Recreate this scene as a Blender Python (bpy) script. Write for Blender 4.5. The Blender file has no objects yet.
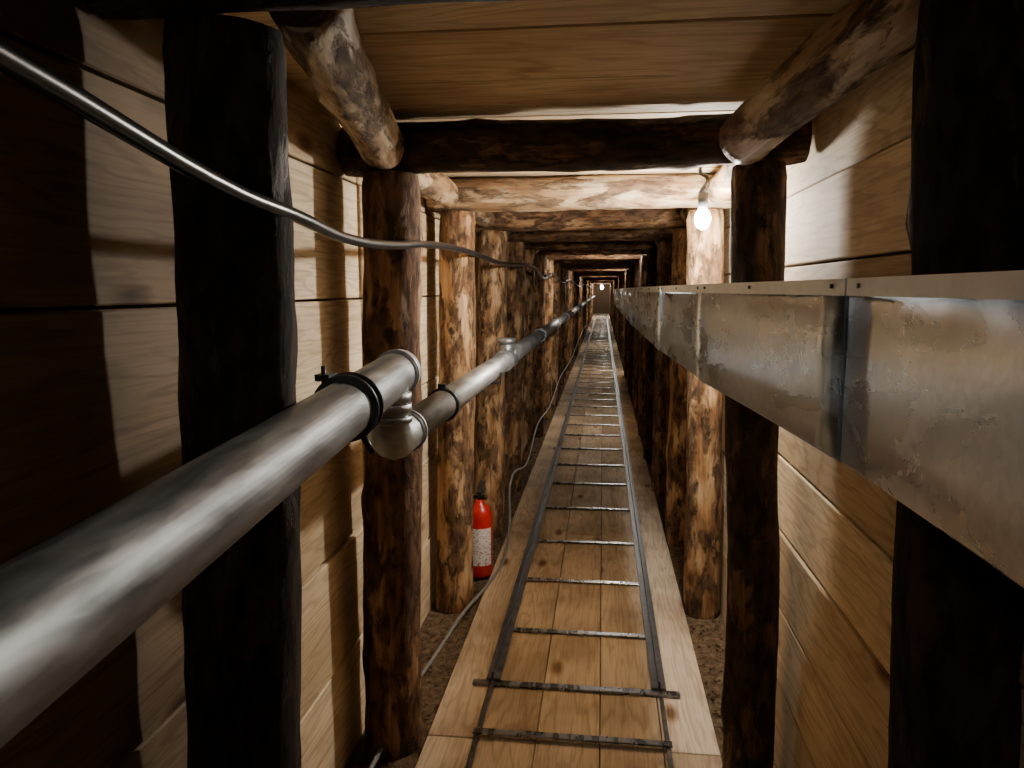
import bpy, bmesh, math, random
from mathutils import Vector, Matrix, noise, Quaternion
R = random.Random(7)
C = bpy.context.scene.collection

# ---------------------------------------------------------------- materials
def newmat(name):
    m = bpy.data.materials.new(name); m.use_nodes = True
    nt = m.node_tree; nt.nodes.clear()
    out = nt.nodes.new('ShaderNodeOutputMaterial')
    b = nt.nodes.new('ShaderNodeBsdfPrincipled')
    nt.links.new(b.outputs[0], out.inputs[0])
    return m, nt, b
def N(nt, t, **kw):
    n = nt.nodes.new(t)
    for k, v in kw.items():
        if k in n.inputs.keys(): n.inputs[k].default_value = v
        else: setattr(n, k, v)
    return n
def ramp(nt, fac, stops):
    r = nt.nodes.new('ShaderNodeValToRGB')
    el = r.color_ramp.elements
    while len(el) > 1: el.remove(el[-1])
    el[0].position = stops[0][0]; el[0].color = (*stops[0][1], 1)
    for p, c in stops[1:]:
        e = el.new(p); e.color = (*c, 1)
    nt.links.new(fac, r.inputs[0]); return r.outputs[0]
def mixc(nt, fac, a, b, mode='MIX'):
    m = nt.nodes.new('ShaderNodeMix'); m.data_type = 'RGBA'; m.blend_type = mode
    for idx, v in ((0, fac), (6, a), (7, b)):
        if isinstance(v, (int, float)): m.inputs[idx].default_value = v
        elif isinstance(v, tuple): m.inputs[idx].default_value = (*v, 1)
        else: nt.links.new(v, m.inputs[idx])
    return m.outputs[2]
def bump(nt, b, h, strength=.4, dist=.01):
    bp = N(nt, 'ShaderNodeBump'); bp.inputs['Strength'].default_value = strength; bp.inputs['Distance'].default_value = dist
    nt.links.new(h, bp.inputs['Height']); nt.links.new(bp.outputs[0], b.inputs['Normal'])

def plank_mat(name, axis, dark, light, rough=.65, dirt=0.35, vary=1.0):
    m, nt, b = newmat(name)
    tc = N(nt, 'ShaderNodeTexCoord'); at = N(nt, 'ShaderNodeAttribute', attribute_name='plk')
    sc = N(nt, 'ShaderNodeVectorMath', operation='SCALE'); nt.links.new(at.outputs['Color'], sc.inputs[0]); sc.inputs['Scale'].default_value = 9
    ad = N(nt, 'ShaderNodeVectorMath', operation='ADD'); nt.links.new(tc.outputs['Object'], ad.inputs[0]); nt.links.new(sc.outputs[0], ad.inputs[1])
    def mp(s_long, s_cross):
        q = N(nt, 'ShaderNodeMapping'); s = [s_cross]*3; s[axis] = s_long
        q.inputs['Scale'].default_value = s; nt.links.new(ad.outputs[0], q.inputs[0]); return q.outputs[0]
    n1 = N(nt, 'ShaderNodeTexNoise', Scale=1.0, Detail=4.0, Distortion=.3); nt.links.new(mp(.8, 6), n1.inputs['Vector'])
    ml = N(nt, 'ShaderNodeMath', operation='MULTIPLY'); nt.links.new(n1.outputs[0], ml.inputs[0]); ml.inputs[1].default_value = 95
    sn = N(nt, 'ShaderNodeMath', operation='SINE'); nt.links.new(ml.outputs[0], sn.inputs[0])
    s01 = N(nt, 'ShaderNodeMath', operation='MULTIPLY_ADD'); nt.links.new(sn.outputs[0], s01.inputs[0]); s01.inputs[1].default_value = .5; s01.inputs[2].default_value = .5
    n2 = N(nt, 'ShaderNodeTexNoise', Scale=1.0, Detail=5.0, Distortion=.2); nt.links.new(mp(5, 190), n2.inputs['Vector'])
    n3 = N(nt, 'ShaderNodeTexNoise', Scale=2.6, Detail=6.0); nt.links.new(ad.outputs[0], n3.inputs['Vector'])
    mid = tuple(a*.45+c*.55 for a, c in zip(dark, light))
    c1 = ramp(nt, n1.outputs[0], [(.3, mid), (.6, light)])
    c1 = mixc(nt, ramp(nt, s01.outputs[0], [(.55, (0, 0, 0)), (1, (.5, .5, .5))]), c1, dark)
    c2 = ramp(nt, n2.outputs[0], [(.32, (.76, .71, .66)), (.55, (1, 1, 1))])
    c = mixc(nt, .8, c1, c2, 'MULTIPLY')
    sep = N(nt, 'ShaderNodeSeparateColor'); nt.links.new(at.outputs['Color'], sep.inputs[0])
    tone = ramp(nt, sep.outputs[0], [(0, (.64, .56, .47)), (.3, (.88, .82, .74)), (.6, (.98, .99, 1.0)), (.8, (.92, .92, .94)), (1, (1.12, 1.08, 1.02))])
    c = mixc(nt, vary, c, tone, 'MULTIPLY')
    d = ramp(nt, n3.outputs[0], [(.36, (.55, .50, .45)), (.58, (1, 1, 1))])
    c = mixc(nt, dirt, c, d, 'MULTIPLY')
    v = N(nt, 'ShaderNodeTexVoronoi', Scale=1.0); nt.links.new(mp(2.0, 5.0), v.inputs['Vector'])
    k = ramp(nt, v.outputs['Distance'], [(.05, (.2, .11, .06)), (.08, (.5, .36, .24)), (.14, (1, 1, 1))])
    c = mixc(nt, .9, c, k, 'MULTIPLY')
    nt.links.new(c, b.inputs['Base Color']); b.inputs['Roughness'].default_value = rough
    b.inputs['Specular IOR Level'].default_value = .3
    bump(nt, b, n2.outputs[0], .2, .002)
    return m
M_wall = plank_mat('pine_wall_boards', 1, (.50, .36, .21), (.85, .72, .51), .8, .45)
M_wall2 = plank_mat('shaded_wall_boards', 1, (.15, .10, .058), (.31, .225, .14), .75, .7)  # near left boards: shadow painted in as a darker board colour
M_ceil = plank_mat('pine_ceiling_boards', 0, (.50, .34, .18), (.88, .69, .44), .75, .5)
M_floor = plank_mat('pine_floor_boards', 1, (.44, .34, .23), (.78, .66, .50), .95, .8, .55)

def log_mat(name, bark, bark2, wood, wood2, thr, zs=6, knot=.8):
    m, nt, b = newmat(name)
    tc = N(nt, 'ShaderNodeTexCoord'); oi = N(nt, 'ShaderNodeObjectInfo')
    mul = N(nt, 'ShaderNodeMath', operation='MULTIPLY'); mul.inputs[1].default_value = 37; nt.links.new(oi.outputs['Random'], mul.inputs[0])
    ad = N(nt, 'ShaderNodeVectorMath', operation='ADD'); nt.links.new(tc.outputs['Object'], ad.inputs[0]); nt.links.new(mul.outputs[0], ad.inputs[1])
    def mp(s):
        q = N(nt, 'ShaderNodeMapping'); q.inputs['Scale'].default_value = s; nt.links.new(ad.outputs[0], q.inputs[0]); return q.outputs[0]
    n1 = N(nt, 'ShaderNodeTexNoise', Scale=1.0, Detail=9.0, Roughness=.66, Distortion=.35); nt.links.new(mp((16, 16, zs)), n1.inputs['Vector'])
    n2 = N(nt, 'ShaderNodeTexNoise', Scale=1.0, Detail=5.0, Roughness=.6); nt.links.new(mp((90, 90, 6)), n2.inputs['Vector'])
    n3 = N(nt, 'ShaderNodeTexNoise', Scale=1.0, Detail=5.0); nt.links.new(mp((45, 45, 18)), n3.inputs['Vector'])
    n5 = N(nt, 'ShaderNodeTexNoise', Scale=1.0, Detail=5.0, Distortion=.4); nt.links.new(mp((13, 13, 5)), n5.inputs['Vector'])
    cw = ramp(nt, n2.outputs[0], [(.32, wood2), (.6, wood)])
    cw = mixc(nt, .9, cw, ramp(nt, n5.outputs[0], [(.40, (.42, .28, .17)), (.52, (.85, .75, .62)), (.62, (1, 1, 1))]), 'MULTIPLY')
    cb = ramp(nt, n3.outputs[0], [(.38, bark), (.62, bark2)])
    f = ramp(nt, n1.outputs[0], [(thr-.04, (0, 0, 0)), (thr+.04, (1, 1, 1))])
    c = mixc(nt, f, cw, cb)
    v = N(nt, 'ShaderNodeTexVoronoi', Scale=1.0); nt.links.new(mp((9, 9, 4)), v.inputs['Vector'])
    k = ramp(nt, v.outputs['Distance'], [(.08, (.12, .06, .03)), (.13, (.55, .42, .32)), (.20, (1, 1, 1))])
    c = mixc(nt, knot, c, k, 'MULTIPLY')
    nt.links.new(c, b.inputs['Base Color'])
    rr = ramp(nt, f, [(0, (.6,)*3), (1, (.9,)*3)]); nt.links.new(rr, b.inputs['Roughness'])
    b.inputs['Specular IOR Level'].default_value = .3
    add = N(nt, 'ShaderNodeMath', operation='MULTIPLY_ADD'); nt.links.new(n3.outputs[0], add.inputs[0]); add.inputs[1].default_value = .7; nt.links.new(f, add.inputs[2])
    bump(nt, b, add.outputs[0], .85, .007)
    return m
M_post = log_mat('peeled_log', (.05, .026, .013), (.17, .095, .048), (.58, .40, .22), (.32, .19, .10), .505)
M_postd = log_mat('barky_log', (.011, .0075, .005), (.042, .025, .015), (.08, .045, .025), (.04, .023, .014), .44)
M_postr = log_mat('dark_red_log', (.02, .012, .007), (.07, .038, .02), (.22, .12, .055), (.09, .048, .024), .46)
M_posta = log_mat('red_bark_log', (.045, .023, .012), (.16, .085, .044), (.44, .27, .14), (.20, .11, .058), .475)
M_logl = log_mat('weathered_log', (.06, .036, .02), (.18, .11, .06), (.56, .44, .30), (.34, .25, .16), .52, 4.5, .5)
M_end, nt, b = newmat('log_end_grain')
tc = N(nt, 'ShaderNodeTexCoord'); w = N(nt, 'ShaderNodeTexWave', wave_type='RINGS', rings_direction='Z', Scale=28.0, Distortion=1.5)
nt.links.new(tc.outputs['Object'], w.inputs['Vector'])
nt.links.new(ramp(nt, w.outputs['Fac'], [(0, (.16, .10, .05)), (1, (.34, .24, .14))]), b.inputs['Base Color']); b.inputs['Roughness'].default_value = .8

def metal_mat(name, c0, c1, r0, r1, scale=(12, 12, 12), metallic=.9, spangle=False):
    m, nt, b = newmat(name)
    tc = N(nt, 'ShaderNodeTexCoord'); q = N(nt, 'ShaderNodeMapping'); q.inputs['Scale'].default_value = scale
    nt.links.new(tc.outputs['Object'], q.inputs[0])
    n = N(nt, 'ShaderNodeTexNoise', Scale=1.0, Detail=7.0, Roughness=.6, Distortion=.5); nt.links.new(q.outputs[0], n.inputs['Vector'])
    c = ramp(nt, n.outputs[0], [(.35, c0), (.65, c1)])
    h = n.outputs[0]; rg = ramp(nt, n.outputs[0], [(.3, (r0,)*3), (.7, (r1,)*3)])
    if spangle:
        v = N(nt, 'ShaderNodeTexVoronoi', Scale=95.0); nt.links.new(tc.outputs['Object'], v.inputs['Vector'])
        bw = N(nt, 'ShaderNodeRGBToBW'); nt.links.new(v.outputs['Color'], bw.inputs[0])
        c = mixc(nt, .5, c, ramp(nt, bw.outputs[0], [(.2, (.82,)*3), (.8, (1.05,)*3)]), 'MULTIPLY')
        q4 = N(nt, 'ShaderNodeMapping'); q4.inputs['Scale'].default_value = (3, 3.2, 7); q4.inputs['Rotation'].default_value = (math.radians(35), 0, 0)
        nt.links.new(tc.outputs['Object'], q4.inputs[0])
        n4 = N(nt, 'ShaderNodeTexNoise', Scale=1.0, Detail=1.0); nt.links.new(q4.outputs[0], n4.inputs['Vector'])
        c = mixc(nt, .8, c, ramp(nt, n4.outputs[0], [(.48, (1, 1, 1)), (.68, (.60, .59, .57))]), 'MULTIPLY')
        n6 = N(nt, 'ShaderNodeTexNoise', Scale=4.5, Detail=0.0); nt.links.new(tc.outputs['Object'], n6.inputs['Vector']); h = n6.outputs[0]
    nt.links.new(c, b.inputs['Base Color']); b.inputs['Metallic'].default_value = metallic
    nt.links.new(rg, b.inputs['Roughness'])
    bump(nt, b, h, .12 if not spangle else .4, .004 if not spangle else .012)
    return m
M_pipe = metal_mat('steel_pipe', (.14, .145, .15), (.32, .33, .335), .36, .54, (45, 7, 45))
M_pipeg = metal_mat('grey_pipe', (.25, .265, .275), (.44, .455, .465), .36, .54, (20, 5, 20), .75)
M_duct = metal_mat('galvanised_sheet', (.50, .57, .66), (.67, .75, .86), .24, .33, (5, 5, 14), .88, True)
M_lip = metal_mat('galvanised_lip', (.66, .72, .78), (.82, .88, .94), .35, .5, (10, 10, 10), .4)
M_rail = metal_mat('rail_steel', (.07, .07, .07), (.18, .175, .17), .28, .5, (15, 15, 15), .85)
M_rung = metal_mat('rung_steel', (.16, .16, .165), (.34, .34, .35), .2, .38, (30, 8, 8), .9)
M_clamp = metal_mat('clamp_black_steel', (.03, .03, .03), (.10, .10, .10), .35, .5, (40, 40, 40), .7)
def simple(name, col, rough=.5, metallic=0):
    m, nt, b = newmat(name)
    n = N(nt, 'ShaderNodeTexNoise', Scale=30.0, Detail=3.0)
    tc = N(nt, 'ShaderNodeTexCoord'); nt.links.new(tc.outputs['Object'], n.inputs['Vector'])
    nt.links.new(ramp(nt, n.outputs[0], [(.3, tuple(x*.8 for x in col)), (.7, col)]), b.inputs['Base Color'])
    b.inputs['Roughness'].default_value = rough; b.inputs['Metallic'].default_value = metallic
    return m
M_hose = simple('black_rubber', (.012, .012, .014), .3)
M_wire = simple('grey_pvc', (.24, .24, .23), .45)
M_red = simple('extinguisher_red', (.55, .02, .015), .3)
M_black = simple('black_plastic', (.02, .02, .02), .4)
M_dark = simple('dark_earth', (.10, .065, .04), .95)
M_lab, nt, b = newmat('extinguisher_label')
tc = N(nt, 'ShaderNodeTexCoord'); q = N(nt, 'ShaderNodeMapping'); q.inputs['Scale'].default_value = (60, 60, 110); nt.links.new(tc.outputs['Object'], q.inputs[0])
n = N(nt, 'ShaderNodeTexNoise', Scale=1.6, Detail=1.0); nt.links.new(q.outputs[0], n.inputs['Vector'])
nt.links.new(ramp(nt, n.outputs[0], [(.36, (.4, .15, .14)), (.42, (.8, .78, .74))]), b.inputs['Base Color'])
M_soil, nt, b = newmat('earth_floor')
tc = N(nt, 'ShaderNodeTexCoord')
n = N(nt, 'ShaderNodeTexNoise', Scale=38.0, Detail=8.0, Roughness=.7); nt.links.new(tc.outputs['Object'], n.inputs['Vector'])
nt.links.new(ramp(nt, n.outputs[0], [(.35, (.06, .038, .022)), (.65, (.23, .155, .09))]), b.inputs['Base Color']); b.inputs['Roughness'].default_value = .95
b.inputs['Specular IOR Level'].default_value = .2
bump(nt, b, n.outputs[0], .8, .02)
def bulbmat(name, s):
    m = bpy.data.materials.new(name); m.use_nodes = True
    nt = m.node_tree; nt.nodes.clear(); o = nt.nodes.new('ShaderNodeOutputMaterial'); e = nt.nodes.new('ShaderNodeEmission')
    e.inputs[0].default_value = (1, .96, .89, 1); e.inputs[1].default_value = s; nt.links.new(e.outputs[0], o.inputs[0]); return m
M_bulb = bulbmat('lit_bulb', 1950); M_bulb2 = bulbmat('lit_bulb_dim', 700); M_bulb3 = bulbmat('lit_bulb_weak', 300)

# ---------------------------------------------------------------- geometry helpers
def link(ob, parent=None):
    C.objects.link(ob)
    if parent: ob.parent = parent
    return ob
def empty(name, loc=(0, 0, 0)):
    e = bpy.data.objects.new(name, None); e.empty_display_size = .1; e.location = loc; C.objects.link(e); return e
def obj(name, bm, mats, parent=None, smooth=True):
    me = bpy.data.meshes.new(name); bm.to_mesh(me); bm.free()
    for m in (mats if isinstance(mats, list) else [mats]): me.materials.append(m)
    if smooth: me.polygons.foreach_set('use_smooth', [True]*len(me.polygons))
    return link(bpy.data.objects.new(name, me), parent)

def log(name, p0, p1, r0, r1, mat, parent=None, seed=0, rough=1.0, seg=26):
    p0, p1 = Vector(p0), Vector(p1); d = p1-p0; L = d.length
    nr = max(6, int(L/.035)); bm = bmesh.new(); rings = []
    rr = random.Random(seed); off = Vector((rr.random()*50, rr.random()*50, rr.random()*50))
    knots = [(rr.random()*L, rr.random()*6.28, rr.uniform(.006, .014)) for _ in range(int(L*6))]
    for i in range(nr+1):
        t = i/nr; z = t*L; r = r0+(r1-r0)*t; ring = []
        bx = .012*rough*noise.noise(Vector((z*1.3, 0, 0))+off)*math.sin(math.pi*t)
        by = .012*rough*noise.noise(Vector((0, z*1.3, 7))+off)*math.sin(math.pi*t)
        for j in range(seg):
            a = j/seg*2*math.pi
            v = Vector((math.cos(a), math.sin(a), z*3))
            k = 1+.09*rough*noise.noise(v*1.3+off)+.05*rough*noise.noise(v*4+off)
            k2 = 0
            for kz, ka, kr in knots:
                da = (a-ka+math.pi) % (2*math.pi)-math.pi
                dd = ((z-kz)/.035)**2+(da*r/.028)**2
                if dd < 4: k2 += kr*math.exp(-dd)
            q = r*k+k2
            if i in (0, nr): q *= .95
            ring.append(bm.verts.new((bx+q*math.cos(a), by+q*math.sin(a), z)))
        rings.append(ring)
    for i in range(nr):
        for j in range(seg):
            bm.faces.new((rings[i][j], rings[i][(j+1) % seg], rings[i+1][(j+1) % seg], rings[i+1][j]))
    f = bm.faces.new(list(reversed(rings[0]))); f.material_index = 1
    f = bm.faces.new(rings[-1]); f.material_index = 1
    ob = obj(name, bm, [mat, M_end], parent)
    ob.data.polygons[-1].use_smooth = False; ob.data.polygons[-2].use_smooth = False
    ob.location = p0; ob.rotation_mode = 'QUATERNION'; ob.rotation_quaternion = Vector((0, 0, 1)).rotation_difference(d.normalized())
    return ob

def tube(bm, p0, p1, r, seg=32, r1=None, mi=0):
    p0, p1 = Vector(p0), Vector(p1); d = (p1-p0); q = Vector((0, 0, 1)).rotation_difference(d.normalized())
    r1 = r if r1 is None else r1
    A = [bm.verts.new(p0+q@Vector((r*math.cos(2*math.pi*j/seg), r*math.sin(2*math.pi*j/seg), 0))) for j in range(seg)]
    B = [bm.verts.new(p1+q@Vector((r1*math.cos(2*math.pi*j/seg), r1*math.sin(2*math.pi*j/seg), 0))) for j in range(seg)]
    for j in range(seg):
        f = bm.faces.new((A[j], A[(j+1) % seg], B[(j+1) % seg], B[j])); f.smooth = True; f.material_index = mi
    f = bm.faces.new(list(reversed(A))); f.smooth = False; f.material_index = mi
    f = bm.faces.new(B); f.smooth = False; f.material_index = mi
def box(bm, lo, hi, lay=None, col=None, mat4=None, mi=0):
    vs = []
    for x in (lo[0], hi[0]):
        for y in (lo[1], hi[1]):
            for z in (lo[2], hi[2]):
                v = Vector((x, y, z)); v = mat4@v if mat4 else v
                vs.append(bm.verts.new(v))
    F = [(0, 1, 3, 2), (4, 6, 7, 5), (0, 4, 5, 1), (2, 3, 7, 6), (0, 2, 6, 4), (1, 5, 7, 3)]
    for f in F:
        fa = bm.faces.new([vs[i] for i in f]); fa.material_index = mi
        if lay:
            for l in fa.loops: l[lay] = col
def curve(name, pts, r, mat, parent=None, smoothc=True, res=6):
    cu = bpy.data.curves.new(name, 'CURVE'); cu.dimensions = '3D'; cu.bevel_depth = r; cu.bevel_resolution = 4; cu.use_fill_caps = True
    cu.resolution_u = res
    if smoothc:
        s = cu.splines.new('BEZIER'); s.bezier_points.add(len(pts)-1)
        for p, q in zip(s.bezier_points, pts):
            p.co = q; p.handle_left_type = p.handle_right_type = 'AUTO'
    else:
        s = cu.splines.new('POLY'); s.points.add(len(pts)-1)
        for p, q in zip(s.points, pts): p.co = (*q, 1)
    cu.materials.append(mat)
    return link(bpy.data.objects.new(name, cu), parent)
def plank_obj(name, boxes, mat, bev=.003):
    bm = bmesh.new(); lay = bm.loops.layers.float_color.new('plk')
    for bxx in boxes:
        lo, hi, m4 = bxx[:3]
        box(bm, lo, hi, lay, (R.random(), R.random(), R.random(), 1), m4, bxx[3] if len(bxx) > 3 else 0)
    ob = obj(name, bm, mat, None, False)
    md = ob.modifiers.new('edge', 'BEVEL'); md.width = bev; md.segments = 1
    return ob
YSTART = -2.6; YEND = 42.0

# ---------------------------------------------------------------- frames
frames = [(-2.3, -.57, -2.3, .46), (-.85, -.57, -.85, .46), (.1, -.57, .1, .45), (1.07, -.56, .97, .445), (2.0, -.585, 1.96, .382), (2.98, -.595, 3.03, .395)]
y = 3.95
while y < 41:
    frames.append((y, -.59+R.uniform(-.015, .015), y+R.uniform(-.05, .05), .415+R.uniform(-.015, .015))); y += .95+R.uniform(-.04, .04)
for i, (yl, xl, yr, xr) in enumerate(frames):
    fr = empty('timber_frame', (0, 0, 0))
    near = i <= 3
    rl = [.08, .08, .08, .086, .080, .074][i] if i < 6 else R.uniform(.068, .08)
    rr_ = [.075, .075, .075, .080, .066, .070][i] if i < 6 else R.uniform(.062, .074)
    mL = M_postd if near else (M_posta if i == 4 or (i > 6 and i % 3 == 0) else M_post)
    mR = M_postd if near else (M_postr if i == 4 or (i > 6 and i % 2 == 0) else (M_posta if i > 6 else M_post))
    ht = 1.665 if near else 1.605
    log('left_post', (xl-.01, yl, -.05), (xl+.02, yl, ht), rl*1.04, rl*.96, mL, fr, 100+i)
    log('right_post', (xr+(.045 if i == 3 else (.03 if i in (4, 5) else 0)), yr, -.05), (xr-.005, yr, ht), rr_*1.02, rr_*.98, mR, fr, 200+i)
    if near: log('cross_beam', (-.69, (yl+yr)/2-.01, 1.735), (.49, (yl+yr)/2-.03, 1.735), .064, .062, M_postd, fr, 300+i)
    else: log('cross_beam', (-.69, yl, 1.668), (.49, (yl+yr)/2, 1.672), .066, .062, M_logl if i == 5 else (M_postr if i == 4 else M_posta), fr, 300+i)
# corner logs
log('corner_log', (-.435, 1.09, 1.72), (-.565, 1.93, 1.66), .056, .056, M_logl, None, 11)
log('corner_log', (.435, 1.07, 1.705), (.325, 1.88, 1.655), .056, .062, M_logl, None, 12)
for i in range(4, 10):
    a = frames[i][0]; b2 = frames[i+1][0]
    log('corner_log', (-.60, a+.08, 1.665), (-.60, b2-.08, 1.665), .05, .05, M_logl, None, 20+i)
    log('corner_log', (.42, a+.08, 1.665), (.42, b2-.08, 1.665), .05, .05, M_logl, None, 40+i)

# ---------------------------------------------------------------- walls / ceiling / floor
def wall(name, x0, x1, rows, side):
    bx = []; js = [YSTART]+[f[0 if side < 0 else 2]+(.13 if side < 0 else (.3 if f[2] > 1.5 else .1)) for f in frames]+[YEND]
    for y0, y1 in zip(js[:-1], js[1:]):
        for a, b_ in zip(rows[:-1], rows[1:]):
            j = R.uniform(-.006, .006)
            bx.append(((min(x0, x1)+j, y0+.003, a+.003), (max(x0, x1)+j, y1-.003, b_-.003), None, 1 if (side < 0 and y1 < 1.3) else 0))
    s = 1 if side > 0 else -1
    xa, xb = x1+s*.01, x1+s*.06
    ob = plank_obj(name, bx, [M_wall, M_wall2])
    bm = bmesh.new(); box(bm, (min(xa, xb), YSTART, -.1), (max(xa, xb), YEND+.1, 1.9)); obj('earth_bank', bm, M_soil, ob, False)
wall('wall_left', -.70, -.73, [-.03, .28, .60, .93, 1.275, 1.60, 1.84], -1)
wall('wall_right', .505, .535, [-.03, .21, .42, .626, .83, 1.08, 1.364, 1.556, 1.84], 1)
def cz(y):
    if y < 1.0: return 1.80
    if y < 2.0: return 1.80-(y-1.0)*.055
    return 1.742
bx = []; y = YSTART
while y < YEND:
    w_ = R.uniform(.19, .29); 
    if y < 2 < y+w_: w_ = 2-y
    s = math.atan2(cz(y+w_)-cz(y), w_)
    m4 = Matrix.Translation((0, y, cz(y)+R.uniform(0, .004)))@Matrix.Rotation(s, 4, 'X')@Matrix.Rotation(R.uniform(-.004, .004), 4, 'Z')
    bx.append(((-.74, .002, 0), (.545, w_-.005, .028), m4)); y += w_
plank_obj('ceiling', bx, M_ceil)
bx = []
def col(x0, x1, ys):
    for a, b_ in zip(ys[:-1], ys[1:]):
        bx.append(((x0+.0015, a+.002, -.025), (x1-.0015, b_-.002, 0), None))
def runs(start, l0, l1):
    ys = [start]
    while ys[-1] < YEND: ys.append(ys[-1]+R.uniform(l0, l1))
    ys[-1] = YEND; return ys
col(-.495, -.355, [YSTART, .3, 2.02]+runs(4.9, 3, 4))
col(-.355, -.175, [YSTART, 2.03]+runs(5.2, 2.5, 3.6))
col(-.175, .01, [YSTART, 2.03]+runs(3.9, 2.2, 3.0))
col(.01, .19, [YSTART, 2.03]+runs(5.6, 2.8, 3.8))
col(.19, .35, [YSTART, .2, 2.02]+runs(4.6, 3, 4))
plank_obj('boardwalk', bx, M_floor, .002)

# earth floor with relief
bm = bmesh.new(); nx, ny = 34, 420; g = []
for j in range(ny+1):
    yy = YSTART+(j/ny)**1.8*(YEND-YSTART); row = []
    for i in range(nx+1):
        xx = -.74+i/nx*1.285
        z = -.030
        if xx < -.50 or xx > .355:
            z += .022*abs(noise.noise(Vector((xx*9, yy*9, 0))))+.012*noise.noise(Vector((xx*30, yy*30, 3)))
        row.append(bm.verts.new((xx, yy, z)))
    g.append(row)
for j in range(ny):
    for i in range(nx): bm.faces.new((g[j][i], g[j][i+1], g[j+1][i+1], g[j+1][i]))
flo = obj('floor', bm, M_soil)
bm = bmesh.new()
for k in range(2200):
    yy = 1.2+R.random()**1.6*9
    xx = R.uniform(-.69, -.50) if R.random() < .5 else R.uniform(.36, .50)
    s = R.uniform(.003, .008)
    m4 = Matrix.Translation((xx, yy, -.020+s*.4))@Matrix.Rotation(R.random()*6, 4, 'Z')@Matrix.Diagonal((s, s*R.uniform(.6, 1.2), s*R.uniform(.5, .9), 1))
    bmesh.ops.create_icosphere(bm, subdivisions=1, radius=1, matrix=m4)
obj('gravel', bm, M_soil, flo, False)
for nm, ya, yb in (('wall_back', YEND, YEND+.1), ('wall_front', YSTART-.1, YSTART)):
    bm = bmesh.new(); box(bm, (-.74, ya, -.05), (.545, yb, 1.85)); obj(nm, bm, M_dark, None, False)

# ---------------------------------------------------------------- track
tr = empty('rail_track')
bm = bmesh.new()
for x, s in ((-.366, 1), (.222, -1)):
    box(bm, (min(x, x+s*.046), 2.33, .012), (max(x, x+s*.046), YEND-.3, .018))
    box(bm, (min(x, x+s*.006)+s*.018, 2.33, .012), (max(x, x+s*.006)+s*.018, YEND-.3, .040))
    box(bm, (x-.004+s*.02, YSTART+.1, .001), (x+.008+s*.02, 2.36, .013))
obj('rails', bm, M_rail, tr, False)
bm = bmesh.new(); ys = [-1.0, -.5, .05, .6, 1.1, 1.6]
for y in ys+[2.03]: box(bm, (-.36, y-.014, .0135), (.215, y+.014, .020))
y = 2.32; box(bm, (-.41, y-.015, .002), (.265, y+.015, .0115))
for y in (2.72, 3.23, 3.76, 4.37, 4.95): box(bm, (-.36, y-.014, .002), (.213, y+.014, .0115))
y = 5.5; k = 0
while y < YEND-.5:
    e = .025 if k % 3 == 1 else 0
    box(bm, (-.36-e, y-.015, .002), (.213+e, y+.015, .0115)); y += .55+R.uniform(-.03, .05); k += 1
ob = obj('rungs', bm, M_rung, tr, False); ob.modifiers.new('e', 'BEVEL').width = .002

# ---------------------------------------------------------------- left pipes
H = 1.3
pp = empty('water_pipe')
def p1(y): 
    return Vector((-.459-.063*(y-1.66), y, H-.183+.037*(y-1.66)))
bm = bmesh.new(); tube(bm, p1(YSTART+.1), p1(1.66), .0475, 48); obj('main_pipe', bm, M_pipe, pp, False)
bm = bmesh.new(); K = 1.23
tube(bm, p1(K-.025), p1(K+.025), .0525, 48)
tube(bm, p1(K-.020), p1(K-.014), .058, 48); tube(bm, p1(K+.014), p1(K+.020), .058, 48)
c = p1(K)
box(bm, (c.x-.05, c.y-.02, c.z+.046), (c.x-.025, c.y+.02, c.z+.057))
tube(bm, c+Vector((-.038, -.035, .052)), c+Vector((-.038, .03, .052)), .005, 10)
tube(bm, c+Vector((-.038, -.01, .04)), c+Vector((-.038, -.01, .071)), .004, 10)
tube(bm, c+Vector((.03, -.01, -.05)), c+Vector((.045, -.01, -.078)), .006, 10)
obj('pipe_clamp', bm, M_clamp, pp, False)
bm = bmesh.new(); tube(bm, p1(1.60), p1(1.655), .051, 48); tube(bm, p1(1.615), p1(1.63), .053, 48); obj('end_cap', bm, M_pipeg, pp, False)
ex = -.450; ey = 1.53
pts = [(ex, ey, 1.10), (ex, ey, 1.03)]
for k in range(0, 10):
    a = k/9*math.pi/2
    pts.append((ex, ey+.055*(1-math.cos(a)), 1.03-.055*math.sin(a)))
pts.append((ex, ey+.12, .975))
curve('elbow', pts, .046, M_pipeg, pp, False)
bm = bmesh.new(); tube(bm, (ex, ey, 1.062), (ex, ey, 1.045), .051, 40); tube(bm, (ex, ey, 1.035), (ex, ey, 1.022), .051, 40); tube(bm, (ex, ey, 1.085), (ex, ey, 1.066), .050, 40)
obj('elbow_collar', bm, M_pipeg, pp, False)
bm = bmesh.new(); tube(bm, (ex, ey+.1, .975), (-.45, YEND-.2, .975), .0415, 40); obj('long_pipe', bm, M_pipeg, pp, False)
bm = bmesh.new()
for y in (1.68, 3.40, 3.62, 5.4, 7.3, 9.2, 11.1, 13, 15, 17, 19):
    tube(bm, (-.45, y-.018, .975), (-.45, y+.018, .975), .046, 36)
    tube(bm, (-.45, y-.004, .975), (-.45, y+.004, .975), .050, 36)
obj('pipe_couplings', bm, M_pipeg, pp, False)
bm = bmesh.new(); y = 2.08
tube(bm, (-.45, y-.012, .975), (-.45, y+.012, .975), .049, 36); box(bm, (-.462, y-.01, 1.02), (-.44, y+.01, 1.035))
obj('pipe_clamp_far', bm, M_clamp, pp, False)
bm = bmesh.new(); y = 3.51
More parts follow.
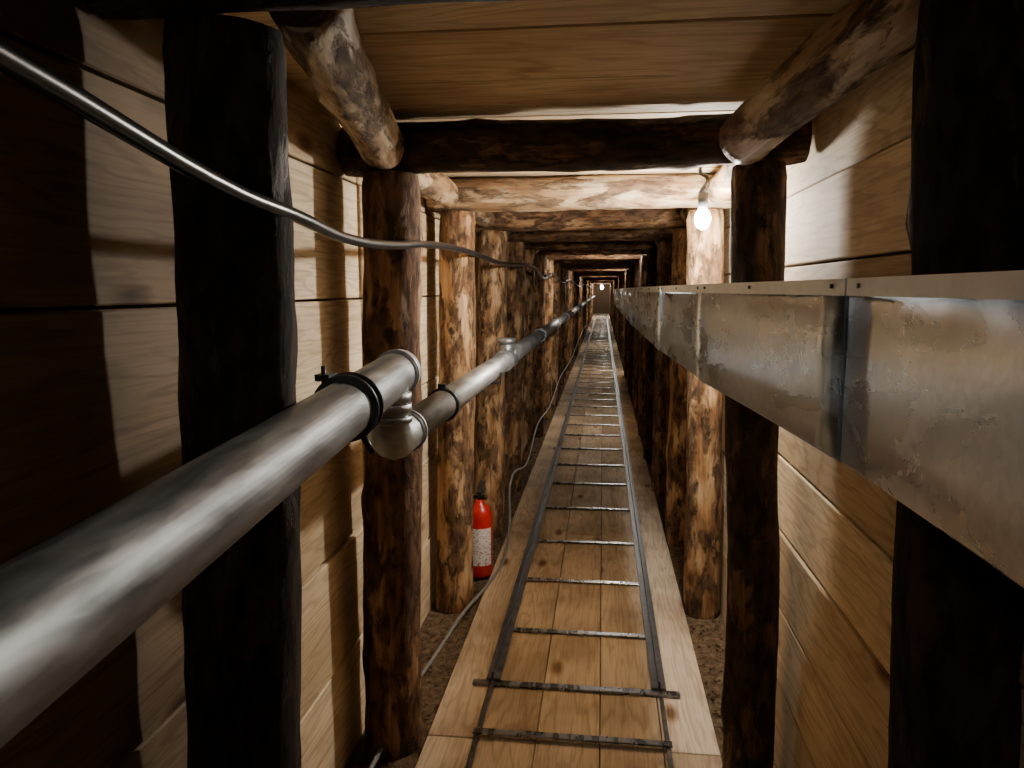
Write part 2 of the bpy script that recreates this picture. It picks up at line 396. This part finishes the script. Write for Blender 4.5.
tube(bm, (-.45, y-.1, .975), (-.45, y+.1, .975), .047, 36); tube(bm, (-.45, y, .975), (-.45, y, 1.065), .036, 30); tube(bm, (-.45, y, 1.05), (-.45, y, 1.075), .044, 30)
obj('tee_fitting', bm, M_pipeg, pp, False)
bm = bmesh.new()
for i in range(5, 40, 2):
    if i < len(frames):
        yl, xl = frames[i][0], frames[i][1]
        box(bm, (xl, yl-.01, .923), (-.41, yl+.01, .932)); box(bm, (-.408, yl-.01, .923), (-.403, yl+.01, .97))
obj('pipe_brackets', bm, M_clamp, pp, False)

# ---------------------------------------------------------------- cables
curve('power_cable', [(-.28, -.7, H+.21), (-.37, .1, H+.19), (-.42, .50, H+.163), (-.455, .90, H+.122), (-.463, 1.10, H+.112), (-.49, 1.42, H+.098), (-.50, 1.80, H+.108), (-.495, 2.0, H+.122), (-.50, 2.49, H+.140), (-.50, 2.98, H+.14), (-.495, 3.61, H+.128), (-.47, 5.2, H+.152), (-.47, 6.0, H+.09), (-.48, 7.0, H+.15), (-.48, 9, H+.09), (-.48, 11, H+.15), (-.48, 15, H+.08), (-.48, 20, H+.14), (-.48, 30, H+.12)], .0105, M_hose)
curve('ground_wire', [(-.62, .9, .004), (-.63, 1.5, .0), (-.605, 1.86, .012), (-.60, 2.15, .02), (-.575, 2.45, .012), (-.53, 2.8, .03), (-.485, 3.10, .02), (-.455, 3.5, .02), (-.47, 3.8, .10), (-.50, 4.05, .22), (-.49, 4.9, .15), (-.50, 5.8, .24), (-.49, 7, .20), (-.50, 9, .25), (-.49, 12, .2), (-.50, 16, .25), (-.5, 25, .22)], .0065, M_wire)

# ---------------------------------------------------------------- duct
du = empty('air_duct')
def dx(y):
    P = [(-9, .30), (.95, .30), (1.8, .235), (2.8, .20), (4.8, .175), (12, .175), (60, .175)]
    for (a, xa), (b_, xb) in zip(P[:-1], P[1:]):
        if y <= b_: return xa+(xb-xa)*(y-a)/(b_-a)
top = H-.002; hgt = .214
js = [-2.3, -1.2, .1, .97, 1.83, 2.7, 3.7, 4.7, 5.8, 7, 8.2, 9.4, 10.6, 11.8]
lip = bmesh.new(); scr = bmesh.new()
for i in range(len(js)-1):
    a, b_ = js[i], js[i+1]; bm = bmesh.new(); n_ = 10; prev = None
    for k in range(n_+1):
        y = a+(b_-.005-a)*k/n_; o = -.003 if i % 2 else 0
        xf = dx(y)+o+.004*math.sin(math.pi*k/n_)
        xb = min(.345, dx(y)+.078)
        bl = .003*math.sin(k*1.7+i)
        prof = [(xb, top), (xf+.004, top), (xf, top-.004), (xf+bl, top-hgt*.35), (xf-bl*.6, top-hgt*.7), (xf, top-hgt+.004), (xf+.004, top-hgt), (xb, top-hgt)]
        cur = [bm.verts.new((px, y, pz)) for px, pz in prof]
        if prev:
            for q in range(len(cur)):
                f = bm.faces.new((prev[q], prev[(q+1) % 8], cur[(q+1) % 8], cur[q])); f.smooth = q in (2, 3, 4)
        else: bm.faces.new(list(reversed(cur)))
        prev = cur
    bm.faces.new(prev); bmesh.ops.recalc_face_normals(bm, faces=bm.faces)
    obj('duct_section', bm, M_duct, du, False)
    bm = lip
    v = []
    for yy in (a, b_-.006):
        x = dx(yy)
        v += [bm.verts.new((x-.004, yy, top-.005)), bm.verts.new((x-.004, yy, top+.016)), bm.verts.new((x+.001, yy, top+.016)), bm.verts.new((x+.001, yy, top-.005))]
    for f in ((0, 1, 5, 4), (1, 2, 6, 5), (2, 3, 7, 6), (3, 0, 4, 7), (0, 3, 2, 1), (4, 5, 6, 7)): bm.faces.new([v[t] for t in f])
    for yy in (a+.04, (a+b_)/2, b_-.05):
        tube(scr, (dx(yy)-.001, yy, top+.007), (dx(yy)-.007, yy, top+.007), .003, 12)
bmesh.ops.recalc_face_normals(lip, faces=lip.faces)
obj('top_lip', lip, M_lip, du, False); obj('screws', scr, M_clamp, du, False)

# ---------------------------------------------------------------- fire extinguisher
fx = empty('fire_extinguisher', (-.548, 3.31, -.012))
bm = bmesh.new()
prof = [(0, 0), (.050, 0), (.056, .006), (.057, .02), (.057, .28), (.053, .305), (.040, .328), (.022, .342), (.018, .36), (0, .36)]
seg = 40; rings = [[bm.verts.new((r*math.cos(2*math.pi*j/seg), r*math.sin(2*math.pi*j/seg), z)) for j in range(seg)] for r, z in prof[1:-1]]
for A, B in zip(rings[:-1], rings[1:]):
    for j in range(seg): bm.faces.new((A[j], A[(j+1) % seg], B[(j+1) % seg], B[j]))
bm.faces.new(list(reversed(rings[0]))); bm.faces.new(rings[-1]); obj('tank', bm, M_red, fx)
bm = bmesh.new(); prev = None
for k in range(19):
    a = math.radians(-140+k/18*120); 
    cur = [bm.verts.new((.0578*math.cos(a), .0578*math.sin(a), z)) for z in (.06, .235)]
    if prev: bm.faces.new((prev[0], cur[0], cur[1], prev[1]))
    prev = cur
obj('label', bm, M_lab, fx)
bm = bmesh.new(); tube(bm, (0, 0, .35), (0, 0, .385), .014, 20); box(bm, (-.012, -.02, .375), (.012, .08, .383)); 
m4 = Matrix.Translation((0, -.01, .395))@Matrix.Rotation(math.radians(14), 4, 'X'); box(bm, (-.012, -.015, 0), (.012, .1, .007), None, None, m4)
tube(bm, (.015, 0, .37), (.035, 0, .37), .012, 16)
obj('valve_handle', bm, M_black, fx, False)
curve('hose', [(-.012, 0, .37), (-.05, -.01, .365), (-.070, -.01, .30), (-.068, -.01, .15)], .007, M_black, fx)

# ---------------------------------------------------------------- lamps
def lamp(x, y, z, ztop=1.74, m=None, r=.03):
    e = empty('pendant_lamp', (x, y, 0))
    bm = bmesh.new(); bmesh.ops.create_uvsphere(bm, u_segments=14, v_segments=8, radius=r, matrix=Matrix.Translation((0, 0, z))@Matrix.Diagonal((1, 1, 1.35, 1)))
    obj('bulb', bm, m or M_bulb2, e)
    bm = bmesh.new(); tube(bm, (0, 0, z+r*1.15), (0, 0, min(z+.085, ztop-.016)), .017, 20); tube(bm, (0, 0, ztop-.015), (0, 0, ztop), .03, 20)
    if ztop-z > .12: tube(bm, (0, 0, z+.085), (0, 0, z+.105), .017, 20, .006)
    obj('socket', bm, M_black, e, False)
    if ztop-z > .15: curve('cord', [(0, 0, z+.1), (.012, 0, z+.13), (-.012, 0, (z+ztop)/2+.05), (0, 0, ztop-.01)], .006, M_black, e)
lamp(.325, 2.60, 1.535, 1.74, M_bulb, .026)
def mid(k): return (frames[k][0]+frames[k+1][0])/2
for k, mm in ((9, M_bulb2), (14, M_bulb2), (20, M_bulb2), (28, M_bulb2), (34, M_bulb2), (41, M_bulb3)):
    if k+1 < len(frames): lamp(.15, mid(k), 1.675, 1.74, mm)
lamp(-.05, 36.5, 1.42, 1.74, M_bulb2, .06)
lamp(-.10, 40.9, 1.50, 1.74, M_bulb3, .04)
lamp(-.15, -1.6, 1.58, 1.80, M_bulb3)  # added fill lamp behind the camera, unseen, brightens the near bays

# ---------------------------------------------------------------- world + camera
w = bpy.data.worlds.new('World'); bpy.context.scene.world = w; w.use_nodes = True
w.node_tree.nodes['Background'].inputs[0].default_value = (.5, .6, .7, 1); w.node_tree.nodes['Background'].inputs[1].default_value = .01
cam = bpy.data.cameras.new('camera'); co = bpy.data.objects.new('camera', cam); C.objects.link(co)
cam.sensor_width = 36; cam.lens = 750*36/1024; cam.clip_start = .02
co.location = (0, 0, H); co.rotation_euler = (math.radians(90-7.14), 0, math.radians(6.87))
bpy.context.scene.camera = co
